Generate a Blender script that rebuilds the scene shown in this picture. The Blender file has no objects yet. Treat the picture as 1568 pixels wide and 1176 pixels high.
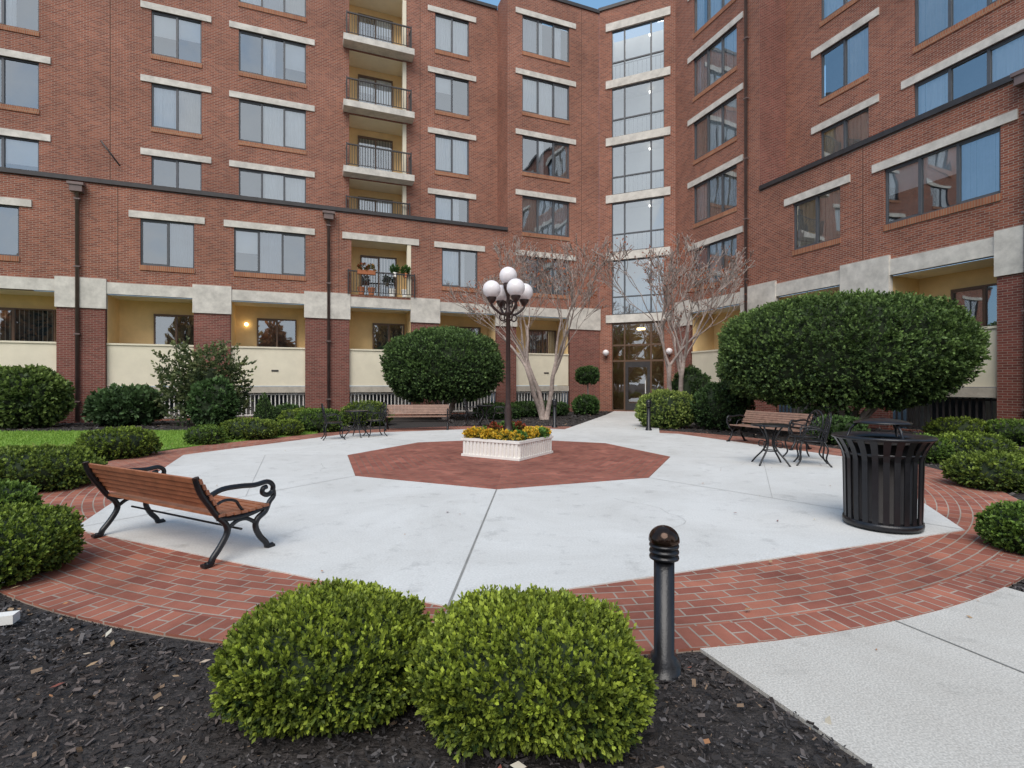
import bpy, math, random
import numpy as np
from mathutils import Vector, Quaternion
random.seed(7); rng=np.random.default_rng(7)
scene=bpy.context.scene
# ------------------------------------------------------------------ materials
def new_mat(name):
    m=bpy.data.materials.new(name); m.use_nodes=True
    nt=m.node_tree; return m,nt,nt.nodes["Principled BSDF"]
def N(nt,t,**kw):
    n=nt.nodes.new(t)
    for k,v in kw.items():
        if k in n.inputs: n.inputs[k].default_value=v
        else: setattr(n,k,v)
    return n
def mat(name,col,rough=.6,var=.15,scale=3.0,bump=0.0,bscale=40,metal=0,spec=.5,coord='Object'):
    m,nt,b=new_mat(name); L=nt.links
    b.inputs['Roughness'].default_value=rough; b.inputs['Metallic'].default_value=metal
    b.inputs['Specular IOR Level'].default_value=spec
    tc=N(nt,'ShaderNodeTexCoord')
    n1=N(nt,'ShaderNodeTexNoise',Scale=scale,Detail=8.0,Roughness=.65)
    L.new(tc.outputs[coord],n1.inputs['Vector'])
    r=N(nt,'ShaderNodeValToRGB')
    r.color_ramp.elements[0].position=.3; r.color_ramp.elements[1].position=.7
    r.color_ramp.elements[0].color=[c*(1-var) for c in col]+[1]
    r.color_ramp.elements[1].color=[min(1,c*(1+var)) for c in col]+[1]
    L.new(n1.outputs['Fac'],r.inputs['Fac']); L.new(r.outputs['Color'],b.inputs['Base Color'])
    if bump>0:
        n2=N(nt,'ShaderNodeTexNoise',Scale=bscale,Detail=6.0)
        L.new(tc.outputs[coord],n2.inputs['Vector'])
        bp=N(nt,'ShaderNodeBump',Strength=bump,Distance=.02)
        L.new(n2.outputs['Fac'],bp.inputs['Height']); L.new(bp.outputs['Normal'],b.inputs['Normal'])
    return m
def brickmat(name,c1,c2,mortar,bw=.21,bh=.07,ms=.008,rough=.85,stain=.25,bump=.3,nscale=.35):
    m,nt,b=new_mat(name); L=nt.links
    b.inputs['Roughness'].default_value=rough; b.inputs['Specular IOR Level'].default_value=.25
    uv=N(nt,'ShaderNodeUVMap')
    br=N(nt,'ShaderNodeTexBrick'); br.offset=.5
    br.inputs['Scale'].default_value=1; br.inputs['Brick Width'].default_value=bw
    br.inputs['Row Height'].default_value=bh; br.inputs['Mortar Size'].default_value=ms
    br.inputs['Color1'].default_value=(*c1,1); br.inputs['Color2'].default_value=(*c2,1)
    br.inputs['Mortar'].default_value=(*mortar,1)
    L.new(uv.outputs['UV'],br.inputs['Vector'])
    n=N(nt,'ShaderNodeTexNoise',Scale=nscale,Detail=9.0,Roughness=.7); L.new(uv.outputs['UV'],n.inputs['Vector'])
    mr=N(nt,'ShaderNodeMapRange'); mr.inputs[1].default_value=.3; mr.inputs[2].default_value=.7
    mr.inputs[3].default_value=1-stain; mr.inputs[4].default_value=1+stain*.6
    L.new(n.outputs['Fac'],mr.inputs[0])
    mx=N(nt,'ShaderNodeMix'); mx.data_type='RGBA'; mx.blend_type='MULTIPLY'; mx.inputs[0].default_value=1
    L.new(br.outputs['Color'],mx.inputs[6]); L.new(mr.outputs[0],mx.inputs[7])
    L.new(mx.outputs[2],b.inputs['Base Color'])
    bp=N(nt,'ShaderNodeBump',Strength=bump,Distance=.01); bp.invert=True
    L.new(br.outputs['Fac'],bp.inputs['Height']); L.new(bp.outputs['Normal'],b.inputs['Normal'])
    return m
BRICK=brickmat('brick',(.355,.118,.072),(.20,.060,.042),(.37,.28,.22),ms=.009,stain=.3)
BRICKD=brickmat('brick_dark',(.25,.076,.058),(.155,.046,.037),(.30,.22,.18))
SOLD=brickmat('brick_soldier',(.43,.18,.095),(.33,.12,.068),(.36,.27,.19),bw=.07,bh=.4)
PAVE=brickmat('paver',(.40,.152,.10),(.25,.086,.062),(.36,.29,.24),bw=.23,bh=.105,ms=.007,stain=.45,bump=.6,nscale=.9)
PAVE2=brickmat('paver_octagon',(.37,.135,.095),(.25,.083,.062),(.20,.14,.11),bw=.22,bh=.11,ms=.006,stain=.45,bump=.5,nscale=.9)
STONE=mat('limestone',(.62,.585,.53),.8,.24,2.5,.2,30)
CREAM=mat('cream_stucco',(.80,.73,.57),.85,.06,2,.1,60)
YELL=mat('yellow_stucco',(.84,.61,.31),.85,.08,2)
ENTRY=mat('entry_interior',(.42,.26,.13),.8,.3,1.2)
LEDGE=mat('ledge',(.50,.45,.38),.85,.2,4)
DARKMETAL=mat('bronze_metal',(.055,.05,.05),.45,.2,5,metal=.3)
WFRAME=mat('window_frame',(.085,.09,.10),.4,.1,5)
BFRAME=mat('brown_window_frame',(.13,.075,.045),.4,.1,5)
PIPE=mat('downspout_paint',(.17,.12,.11),.4,.2,3)
BLACK=mat('black_iron',(.015,.015,.018),.3,.3,15,.08,90,metal=.2)
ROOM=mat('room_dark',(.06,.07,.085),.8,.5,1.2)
BLIND=mat('curtain_white',(.84,.85,.86),.9,.08,.8)
CURT2=mat('curtain_grey',(.42,.46,.52),.9,.2,.8)
CURT3=mat('curtain_beige',(.66,.60,.54),.9,.2,.8)
ROOF=mat('roof_membrane',(.2,.2,.2),.9,.2,2)
STAIRW=mat('stair_interior',(.78,.78,.76),.8,.08,1)
WHITE=mat('white_paint',(.80,.78,.74),.45,.06,6)
SOIL=mat('soil',(.04,.025,.018),.95,.4,20,.5,60)
WOODS=mat('bench_wood',(.34,.13,.065),.42,.3,9)
WOODD=mat('bench_wood_weathered',(.28,.165,.12),.55,.3,9)
GLOBE=mat('globe_acrylic',(.84,.79,.80),.18,.02,2)
BARK=mat('bark',(.33,.265,.235),.85,.35,9,.3,40)
TERRA=mat('terracotta',(.4,.14,.06),.8,.1,8)
LAMPPOST=mat('lamp_paint',(.045,.025,.022),.35,.2,8,metal=.2)
COPPER=mat('bollard_cap',(.05,.03,.022),.14,.5,9,metal=.75)
PANELW=mat('grey_panel',(.5,.47,.42),.8,.1,3)
JOINT=mat('joint',(.24,.235,.22),.95,.2,6)
JOINTL=mat('joint_faint',(.38,.37,.35),.95,.2,6)
JOINTB=mat('control_joint',(.14,.07,.05),.95,.2,6)
def concrete(name,base,dark,agg=0):
    m,nt,b=new_mat(name); L=nt.links
    b.inputs['Roughness'].default_value=.78; b.inputs['Specular IOR Level'].default_value=.3
    tc=N(nt,'ShaderNodeTexCoord')
    n1=N(nt,'ShaderNodeTexNoise',Scale=.55,Detail=10.0,Roughness=.72,Distortion=.6); L.new(tc.outputs['Object'],n1.inputs['Vector'])
    r=N(nt,'ShaderNodeValToRGB'); r.color_ramp.elements[0].position=.33; r.color_ramp.elements[1].position=.62
    r.color_ramp.elements[0].color=(*dark,1); r.color_ramp.elements[1].color=(*base,1)
    L.new(n1.outputs['Fac'],r.inputs['Fac'])
    n2=N(nt,'ShaderNodeTexNoise',Scale=110.0 if agg else 60.0,Detail=3.0); L.new(tc.outputs['Object'],n2.inputs['Vector'])
    mr=N(nt,'ShaderNodeMapRange'); mr.inputs[1].default_value=.35; mr.inputs[2].default_value=.65
    mr.inputs[3].default_value=.74 if agg else .9; mr.inputs[4].default_value=1.12 if agg else 1.04
    L.new(n2.outputs['Fac'],mr.inputs[0])
    n3=N(nt,'ShaderNodeTexNoise',Scale=3.5,Detail=8.0,Roughness=.7); L.new(tc.outputs['Object'],n3.inputs['Vector'])
    mr3=N(nt,'ShaderNodeMapRange'); mr3.inputs[1].default_value=.28; mr3.inputs[2].default_value=.44
    mr3.inputs[3].default_value=.74; mr3.inputs[4].default_value=1.0
    L.new(n3.outputs['Fac'],mr3.inputs[0])
    mm=N(nt,'ShaderNodeMath',operation='MULTIPLY'); L.new(mr.outputs[0],mm.inputs[0]); L.new(mr3.outputs[0],mm.inputs[1])
    mx=N(nt,'ShaderNodeMix'); mx.data_type='RGBA'; mx.blend_type='MULTIPLY'; mx.inputs[0].default_value=1
    L.new(r.outputs['Color'],mx.inputs[6]); L.new(mm.outputs[0],mx.inputs[7]); L.new(mx.outputs[2],b.inputs['Base Color'])
    bp=N(nt,'ShaderNodeBump',Strength=.25,Distance=.006); L.new(n2.outputs['Fac'],bp.inputs['Height']); L.new(bp.outputs['Normal'],b.inputs['Normal'])
    return m
CONC=concrete('concrete',(.66,.655,.635),(.55,.54,.515))
CONC2=concrete('concrete_path',(.60,.575,.53),(.50,.47,.425),1)
MULCH=mat('mulch',(.05,.044,.042),.95,.6,25,1.0,60,spec=.2)
LAWN=mat('lawn',(.18,.31,.05),.9,.35,6,.8,120,spec=.2)
def glassmat(name,base=.16,tint=(1,1,1)):
    m=bpy.data.materials.new(name); m.use_nodes=True; nt=m.node_tree; nt.nodes.clear(); L=nt.links
    o=N(nt,'ShaderNodeOutputMaterial'); g=N(nt,'ShaderNodeBsdfGlossy',Roughness=.015); g.inputs['Color'].default_value=(*tint,1)
    t=N(nt,'ShaderNodeBsdfTransparent'); t.inputs['Color'].default_value=(.9,.94,.95,1)
    fr=N(nt,'ShaderNodeFresnel',IOR=1.55); ad=N(nt,'ShaderNodeMath',operation='ADD'); ad.inputs[1].default_value=base; ad.use_clamp=True
    tc=N(nt,'ShaderNodeTexCoord'); no=N(nt,'ShaderNodeTexNoise',Scale=.7,Detail=1.0); bp=N(nt,'ShaderNodeBump',Strength=.1,Distance=.1)
    L.new(tc.outputs['Object'],no.inputs['Vector']); L.new(no.outputs['Fac'],bp.inputs['Height']); L.new(bp.outputs['Normal'],g.inputs['Normal'])
    L.new(fr.outputs[0],ad.inputs[0]); mx=N(nt,'ShaderNodeMixShader')
    L.new(ad.outputs[0],mx.inputs[0]); L.new(t.outputs[0],mx.inputs[1]); L.new(g.outputs[0],mx.inputs[2]); L.new(mx.outputs[0],o.inputs[0])
    return m
GLASS=glassmat('window_glass',.30,(.93,.97,1)); GLASS2=glassmat('stair_glass',.40,(.92,.97,1))
def leafmat(name,rough=.55,trans=.25):
    m,nt,b=new_mat(name); L=nt.links
    a=N(nt,'ShaderNodeAttribute'); a.attribute_name='Col'
    L.new(a.outputs['Color'],b.inputs['Base Color']); b.inputs['Roughness'].default_value=rough; b.inputs['Specular IOR Level'].default_value=.3
    if trans>0:
        tr=N(nt,'ShaderNodeBsdfTranslucent'); L.new(a.outputs['Color'],tr.inputs['Color'])
        mx=N(nt,'ShaderNodeMixShader'); mx.inputs[0].default_value=trans
        o=nt.nodes['Material Output']; L.new(b.outputs[0],mx.inputs[1]); L.new(tr.outputs[0],mx.inputs[2]); L.new(mx.outputs[0],o.inputs[0])
    return m
LEAF=leafmat('leaf'); CHIP=leafmat('chip',.85,0.0)
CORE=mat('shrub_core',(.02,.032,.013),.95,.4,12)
def emis(name,c,s):
    m,nt,b=new_mat(name); b.inputs['Emission Color'].default_value=(*c,1); b.inputs['Emission Strength'].default_value=s; b.inputs['Base Color'].default_value=(*c,1); return m
BULB=emis('lit_bulb',(1,.75,.35),6); LITE=emis('ceiling_light',(1,.96,.88),5)
# ------------------------------------------------------------------ builder
class Fr:
    def __init__(s,ox=0,oy=0,u=(1,0),n=(0,1),z=0,zs=1): s.o=(ox,oy); s.u=u; s.n=n; s.z=z; s.zs=zs
    def P(s,a,b,z): return (s.o[0]+s.u[0]*a+s.n[0]*b, s.o[1]+s.u[1]*a+s.n[1]*b, z*s.zs+s.z)
W=Fr()
class MB:
    def __init__(s): s.v=[];s.f=[];s.m=[];s.uv=[];s.sm=[];s.mats=[]
    def mi(s,m):
        if m not in s.mats: s.mats.append(m)
        return s.mats.index(m)
    def face(s,pts,m,uv=None):
        i=len(s.v); s.v+=pts; s.f.append(tuple(range(i,i+len(pts)))); s.m.append(s.mi(m)); s.sm.append(False)
        s.uv+= uv if uv else [(p[0],p[1]) for p in pts]
    def q(s,fr,c,m,ax='b'):
        pts=[fr.P(*p) for p in c]
        if ax=='b': uv=[(p[0],p[2]) for p in c]
        elif ax=='a': uv=[(p[1],p[2]) for p in c]
        else: uv=[(p[0],p[1]) for p in c]
        s.face(pts,m,uv)
    def box(s,fr,a0,a1,b0,b1,z0,z1,m):
        s.q(fr,[(a0,b0,z0),(a1,b0,z0),(a1,b0,z1),(a0,b0,z1)],m)
        s.q(fr,[(a0,b1,z0),(a1,b1,z0),(a1,b1,z1),(a0,b1,z1)],m)
        s.q(fr,[(a0,b0,z0),(a0,b1,z0),(a0,b1,z1),(a0,b0,z1)],m,'a')
        s.q(fr,[(a1,b0,z0),(a1,b1,z0),(a1,b1,z1),(a1,b0,z1)],m,'a')
        s.q(fr,[(a0,b0,z0),(a1,b0,z0),(a1,b1,z0),(a0,b1,z0)],m,'z')
        s.q(fr,[(a0,b0,z1),(a1,b0,z1),(a1,b1,z1),(a0,b1,z1)],m,'z')
    def rings(s,rs,m,cap=True,closed=False):
        n=len(rs[0]); i0=len(s.v); mm=s.mi(m)
        for r in rs: s.v+=[tuple(p) for p in r]
        K=len(rs)
        for k in range(K if closed else K-1):
            k2=(k+1)%K
            for j in range(n):
                j2=(j+1)%n
                s.f.append((i0+k*n+j,i0+k*n+j2,i0+k2*n+j2,i0+k2*n+j)); s.m.append(mm); s.sm.append(True)
                s.uv+=[(j/n,k),(j/n+1/n,k),(j/n+1/n,k+1),(j/n,k+1)]
        if cap and not closed:
            for k in (0,K-1):
                s.f.append(tuple(i0+k*n+j for j in range(n))); s.m.append(mm); s.sm.append(False); s.uv+=[(0,0)]*n
    def tube(s,fr,pts,r,m,n=6,closed=False):
        P=[Vector(fr.P(*p)) for p in pts]; K=len(P)
        if not isinstance(r,(list,tuple)): r=[r]*K
        rs=[]; nrm=None
        for k in range(K):
            if closed: t=P[(k+1)%K]-P[k-1]
            else: t=P[min(k+1,K-1)]-P[max(k-1,0)]
            if t.length<1e-9: t=Vector((0,0,1))
            t.normalize()
            if nrm is None: nrm=t.orthogonal()
            else:
                nrm=nrm-t*nrm.dot(t)
                if nrm.length<1e-6: nrm=t.orthogonal()
            nrm.normalize(); bn=t.cross(nrm)
            rs.append([P[k]+(nrm*math.cos(2*math.pi*j/n)+bn*math.sin(2*math.pi*j/n))*r[k] for j in range(n)])
        s.rings(rs,m,closed=closed)
    def lathe(s,fr,a,b,prof,m,n=24,cap=True):
        rs=[]
        for (r,z) in prof:
            rs.append([fr.P(a+r*math.cos(2*math.pi*j/n),b+r*math.sin(2*math.pi*j/n),z) for j in range(n)])
        s.rings(rs,m,cap)
    def ball(s,fr,a,b,z,r,m,n=20,sz=1):
        s.lathe(fr,a,b,[(max(.001,r*math.sin(math.pi*k/12)),z-sz*r*math.cos(math.pi*k/12)) for k in range(13)],m,n)
    def build(s,name,parent=None):
        me=bpy.data.meshes.new(name); me.from_pydata(s.v,[],s.f)
        for m in s.mats: me.materials.append(m)
        me.polygons.foreach_set('material_index',s.m); me.polygons.foreach_set('use_smooth',s.sm)
        uvl=me.uv_layers.new(name='UVMap'); uvl.data.foreach_set('uv',np.array(s.uv,dtype=np.float32).ravel())
        me.update(); ob=bpy.data.objects.new(name,me); scene.collection.objects.link(ob)
        if parent: ob.parent=parent
        return ob
def empty(name,loc=(0,0,0)):
    e=bpy.data.objects.new(name,None); scene.collection.objects.link(e); e.empty_display_size=.3; return e
def fast(name,V,nq,cols,mats,parent=None,extra=None):
    F=np.arange(nq*4).reshape(nq,4)
    v0=len(V)
    mi=np.zeros(nq,dtype=np.int32)
    if extra is not None:
        EV,EF=extra; V=np.vstack([V,EV]); cols=np.vstack([cols,np.full((len(EV),3),.01)])
        F=np.vstack([F,np.array(EF)+v0]); mi=np.concatenate([mi,np.ones(len(EF),dtype=np.int32)])
    me=bpy.data.meshes.new(name); me.vertices.add(len(V)); me.vertices.foreach_set('co',V.astype(np.float32).ravel())
    me.loops.add(F.size); me.loops.foreach_set('vertex_index',F.astype(np.int32).ravel())
    me.polygons.add(len(F)); me.polygons.foreach_set('loop_start',np.arange(0,F.size,4,dtype=np.int32)); 
    me.polygons.foreach_set('material_index',mi)
    for m in mats: me.materials.append(m)
    me.update(calc_edges=True); me.validate()
    ca=me.color_attributes.new('Col','FLOAT_COLOR','POINT')
    c4=np.ones((len(V),4),dtype=np.float32); c4[:,:3]=cols; ca.data.foreach_set('color',c4.ravel())
    ob=bpy.data.objects.new(name,me); scene.collection.objects.link(ob)
    if parent: ob.parent=parent
    return ob
def nz(v): return v/np.maximum(np.linalg.norm(v,axis=1,keepdims=True),1e-9)
def sinnoise(P,freq,seed,k=6):
    r=np.random.default_rng(seed); o=np.zeros(len(P))
    for i in range(k):
        d=r.normal(size=3); d/=np.linalg.norm(d); f=freq*(.6+1.2*r.random()); o+=np.sin(P@d*f+r.random()*6.28)
    return o/k*1.4
def shrub(name,cx,cy,rx,ry,h,ns,nl,slen,leaf,dark,light,p=2.4,bump=.07,seed=1,cf=.45,z0=0,shell=.08,lw=.32,cut=-.9,build_core=True,parent=None,up=.45,core=.86,rot=0,mixb=0,spread=.75):
    r=np.random.default_rng(seed)
    d=nz(r.normal(size=(ns*2,3))); d=d[d[:,2]>cut][:ns]; n=len(d)
    def surf(d):
        f=(np.abs(d)**p).sum(1)**(-1/p)
        nn=1+bump*sinnoise(d,5,seed)+bump*.6*sinnoise(d,13,seed+5)
        rz=np.where(d[:,2]>0,h*(1-cf),h*cf)
        R=np.stack([np.full(len(d),rx),np.full(len(d),ry),rz],1)
        return d*R*(f*nn)[:,None],R
    q,R=surf(d)
    q*= (1-shell*r.random(n)**1.5)[:,None]
    nor=nz(d/R)
    c,s=math.cos(rot),math.sin(rot)
    def ro(a): return np.stack([a[:,0]*c-a[:,1]*s,a[:,0]*s+a[:,1]*c,a[:,2]],1)
    q=ro(q); nor=ro(nor)
    cen=np.array([cx,cy,z0+h*cf])
    pos=q+cen
    sd=nz(nor+np.array([0,0,up])+.45*r.normal(size=(n,3)))
    clump=.5+.5*sinnoise(q,6/max(.3,min(rx,1.5)),seed+9)
    sl=slen*(.6+.8*r.random(n))
    tall=r.random(n)<.04; sl[tall]*=1.7
    ti=np.tile(np.linspace(0,1,nl),n); I=np.repeat(np.arange(n),nl); M=n*nl
    base=pos[I]+sd[I]*(sl[I]*(ti-.7))[:,None]
    ld=nz(sd[I]*(.35+.9*ti)[:,None]+spread*nz(r.normal(size=(M,3))))
    side=nz(np.cross(ld,r.normal(size=(M,3))))
    Ls=leaf*(.7+.6*r.random(M)); w=(Ls*lw)[:,None]; Ls=Ls[:,None]
    V=np.stack([base,base+ld*Ls*.5+side*w,base+ld*Ls,base+ld*Ls*.5-side*w],1)
    sp=r.random(n)
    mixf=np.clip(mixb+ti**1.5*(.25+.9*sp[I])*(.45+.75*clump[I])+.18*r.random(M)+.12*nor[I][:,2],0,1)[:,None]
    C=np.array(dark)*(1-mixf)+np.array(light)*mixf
    C=C*(.8+.4*r.random((M,1)))
    ok=base[:,2]>z0+.01; V=V[ok]; C=C[ok]; M=len(V)
    ex=None
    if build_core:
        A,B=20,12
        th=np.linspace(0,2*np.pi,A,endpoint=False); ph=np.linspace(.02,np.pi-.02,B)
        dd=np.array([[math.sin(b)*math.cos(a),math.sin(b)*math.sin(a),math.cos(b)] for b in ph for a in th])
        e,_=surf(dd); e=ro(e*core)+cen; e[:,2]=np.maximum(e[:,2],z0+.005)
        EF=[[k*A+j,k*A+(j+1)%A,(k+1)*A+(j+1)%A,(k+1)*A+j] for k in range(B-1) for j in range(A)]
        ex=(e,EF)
    return fast(name,V.reshape(-1,3),M,np.repeat(C,4,axis=0),[LEAF,CORE],parent,ex)
# ------------------------------------------------------------------ BUILDING
bld=empty('brick_apartment_building')
LW=Fr(-18.97,18.97,(.932,.363),(.363,-.932))
CH=Fr(4.80,28.23,(.9157,-.402),(-.402,-.9157))
RW=Fr(8.5,26.6,(.363,-.932),(-.932,-.363))
walls=MB(); trim=MB(); frames=MB(); glass=MB(); inter=MB(); metal=MB()
def wall(fr,a0,a1,z0,z1,b,holes,m=BRICK,rev=.16):
    hs=[h for h in holes if h[1]>a0 and h[0]<a1 and h[3]>z0 and h[2]<z1]
    A=sorted(set([a0,a1]+[min(max(x,a0),a1) for h in hs for x in h[:2]])); Z=sorted(set([z0,z1]+[min(max(x,z0),z1) for h in hs for x in h[2:4]]))
    for i in range(len(A)-1):
        for j in range(len(Z)-1):
            ca=(A[i]+A[i+1])/2; cz=(Z[j]+Z[j+1])/2
            if any(h[0]<ca<h[1] and h[2]<cz<h[3] for h in hs): continue
            walls.q(fr,[(A[i],b,Z[j]),(A[i+1],b,Z[j]),(A[i+1],b,Z[j+1]),(A[i],b,Z[j+1])],m)
    for h in hs:
        x0,x1,y0,y1=h[:4]; x0=max(x0,a0);x1=min(x1,a1);y0=max(y0,z0);y1=min(y1,z1)
        walls.q(fr,[(x0,b,y0),(x0,b-rev,y0),(x0,b-rev,y1),(x0,b,y1)],m,'a')
        walls.q(fr,[(x1,b,y0),(x1,b-rev,y0),(x1,b-rev,y1),(x1,b,y1)],m,'a')
        walls.q(fr,[(x0,b,y0),(x1,b,y0),(x1,b-rev,y0),(x0,b-rev,y0)],m,'z')
        walls.q(fr,[(x0,b,y1),(x1,b,y1),(x1,b-rev,y1),(x0,b-rev,y1)],m,'z')
def curtain(fr,a0,a1,z0,z1,b,m):
    n=max(2,int((a1-a0)/.07)); xs=[a0+(a1-a0)*i/n for i in range(n+1)]
    for i in range(n):
        d0=.035*(i%2)*(.5+random.random()); d1=.035*((i+1)%2)
        inter.q(fr,[(xs[i],b-d0,z0),(xs[i+1],b-d1,z0),(xs[i+1],b-d1,z1),(xs[i],b-d0,z1)],m)
def window(fr,a0,a1,z0,z1,b,n,style=None,fm=WFRAME,room=True):
    t=.055
    frames.box(fr,a0,a1,b-.15,b-.06,z0,z0+t,fm); frames.box(fr,a0,a1,b-.15,b-.06,z1-t,z1,fm)
    frames.box(fr,a0,a0+t,b-.148,b-.062,z0+t,z1-t,fm); frames.box(fr,a1-t,a1,b-.148,b-.062,z0+t,z1-t,fm)
    for i in range(1,n):
        x=a0+(a1-a0)*i/n; frames.box(fr,x-.04,x+.04,b-.146,b-.05,z0+t,z1-t,fm)
    pal=['w','g','d','w','d','w','g'] if fr is not RW else ['w','w','b','w','g']
    base=random.choice(pal)
    for i in range(n):
        x0=a0+(a1-a0)*i/n; x1=a0+(a1-a0)*(i+1)/n
        if i%2==0:
            frames.box(fr,x0+.04,x1-.04,b-.135,b-.075,z0+t,z0+t+.05,fm); frames.box(fr,x0+.04,x1-.04,b-.135,b-.075,z1-t-.05,z1-t,fm)
        bb=b-.105-(.012 if i%2 else 0)+random.uniform(-.002,.002); tl=random.uniform(-.01,.01)
        glass.q(fr,[(x0+.03,bb-tl,z0+.03),(x1-.03,bb+tl,z0+.03),(x1-.03,bb+tl*.5,z1-.03),(x0+.03,bb-tl,z1-.03)],GLASS)
        s=style if style else (base if random.random()<.45 else random.choice(['w','g','d','h','h','h','d','b']))
        cb=b-.19
        if s=='w': curtain(fr,x0,x1,z0,z1,cb,BLIND)
        elif s=='g': curtain(fr,x0,x1,z0,z1,cb,CURT2)
        elif s=='b': curtain(fr,x0,x1,z0,z1,cb,CURT3)
        elif s=='h':
            k=random.uniform(.3,.65)
            if random.random()<.6: curtain(fr,x0,x0+(x1-x0)*k,z0,z1,cb,BLIND)
            else: inter.q(fr,[(x0,cb,z0+(z1-z0)*k),(x1,cb,z0+(z1-z0)*k),(x1,cb,z1),(x0,cb,z1)],BLIND)
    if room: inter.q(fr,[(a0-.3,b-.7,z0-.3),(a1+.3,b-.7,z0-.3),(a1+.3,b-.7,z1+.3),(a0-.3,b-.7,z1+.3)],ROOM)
def punched(fr,a0,a1,zl,b,n,holes,h=1.9,style=None):
    z1=zl-.27; z0=z1-h; holes.append((a0,a1,z0,z1))
    window(fr,a0,a1,z0,z1,b,n,style)
    trim.box(fr,a0-.38,a1+.38,b-.05,b+.05,z1,zl,STONE)
    walls.box(fr,a0-.02,a1+.02,b-.1,b+.035,z0-.2,z0-.002,SOLD)
ZL=[8.43+3.13*k for k in range(5)]
cols=[(-1.75,.55,2),(4.35,6.22,2),(7.68,10.5,3),(16.68,18.5,2)]
lowh=[]; uph=[]; s2h=[]
for (a,b_,n) in cols:
    punched(LW,a,b_,ZL[0],0,n,lowh,h=1.88)
    for k in range(1,5): punched(LW,a,b_,ZL[k],-1.5,n,uph)
for k in range(5): punched(LW,20.93,23.67,ZL[k],0,3,s2h)
piers=[(-4.4,-2.9),(1.68,3.21),(6.21,7.55),(10.48,12.36),(15.19,16.53),(19.50,20.57),(23.67,25.5)]
def bay(fr,a0,a1,holes,wn=(.45,1.0),bars=WHITE,nw=2):
    holes.append((a0,a1,.06,5.05))
    trim.box(fr,a0,a1,-.34,-.12,1.42,3.05,CREAM); trim.box(fr,a0,a1,-.37,-.08,3.05,3.12,CREAM)
    trim.box(fr,a0,a1,-.4,-.06,1.12,1.4,LEDGE)
    trim.box(fr,(a0+a1)/2+.1,(a0+a1)/2+.38,-.13,-.10,2.05,2.12,DARKMETAL)
    D=-1.5
    inter.q(fr,[(a0,D,2),(a1,D,2),(a1,D,5.05),(a0,D,5.05)],YELL)
    inter.q(fr,[(a0+.001,-.16,1.4),(a0+.001,D,1.4),(a0+.001,D,5.05),(a0+.001,-.16,5.05)],YELL,'a')
    inter.q(fr,[(a1-.001,-.16,1.4),(a1-.001,D,1.4),(a1-.001,D,5.05),(a1-.001,-.16,5.05)],YELL,'a')
    inter.q(fr,[(a0,-.16,5.04),(a1,-.16,5.04),(a1,D,5.04),(a0,D,5.04)],CREAM,'z')
    inter.q(fr,[(a0,-.16,2),(a1,-.16,2),(a1,D,2),(a0,D,2)],LEDGE,'z')
    w0=a0+(a1-a0)*wn[0]; w1=a0+(a1-a0)*wn[1]-.1
    window(fr,w0,w1,2.3,4.5,D+.2,nw,random.choice(['b','b','h','d']),BFRAME,room=False)
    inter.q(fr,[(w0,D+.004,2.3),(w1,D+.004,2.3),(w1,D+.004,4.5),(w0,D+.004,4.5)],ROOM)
    inter.q(fr,[(a0,-.9,0),(a1,-.9,0),(a1,-.9,1.3),(a0,-.9,1.3)],PANELW)
    m=(a0+a1)/2
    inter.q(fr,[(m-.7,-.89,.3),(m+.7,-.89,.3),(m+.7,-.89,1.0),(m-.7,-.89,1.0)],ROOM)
    n=int((a1-a0)/.16)
    for i in range(n):
        x=a0+(i+.5)*(a1-a0)/n; metal.box(fr,x-.022,x+.022,-.24,-.20,.1,1.1,bars)
    metal.box(fr,a0,a1,-.25,-.19,1.02,1.08,bars); metal.box(fr,a0,a1,-.25,-.19,.12,.18,bars)
for i in range(len(piers)-1):
    a0=piers[i][1]; a1=piers[i+1][0]
    bay(LW,a0,a1,lowh if a1<20 else s2h,wn=(.42,1.0) if i%2==1 else (.3,.9))
for (a0,a1) in piers:
    trim.box(LW,a0-.04,a1+.04,-.1,.10,4.45,5.62,STONE)
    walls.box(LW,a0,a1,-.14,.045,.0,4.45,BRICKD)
for i in range(len(piers)-1):
    trim.box(LW,piers[i][1]+.04,piers[i+1][0]-.04,-.1,.06,5.05,5.50,STONE)
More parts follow.
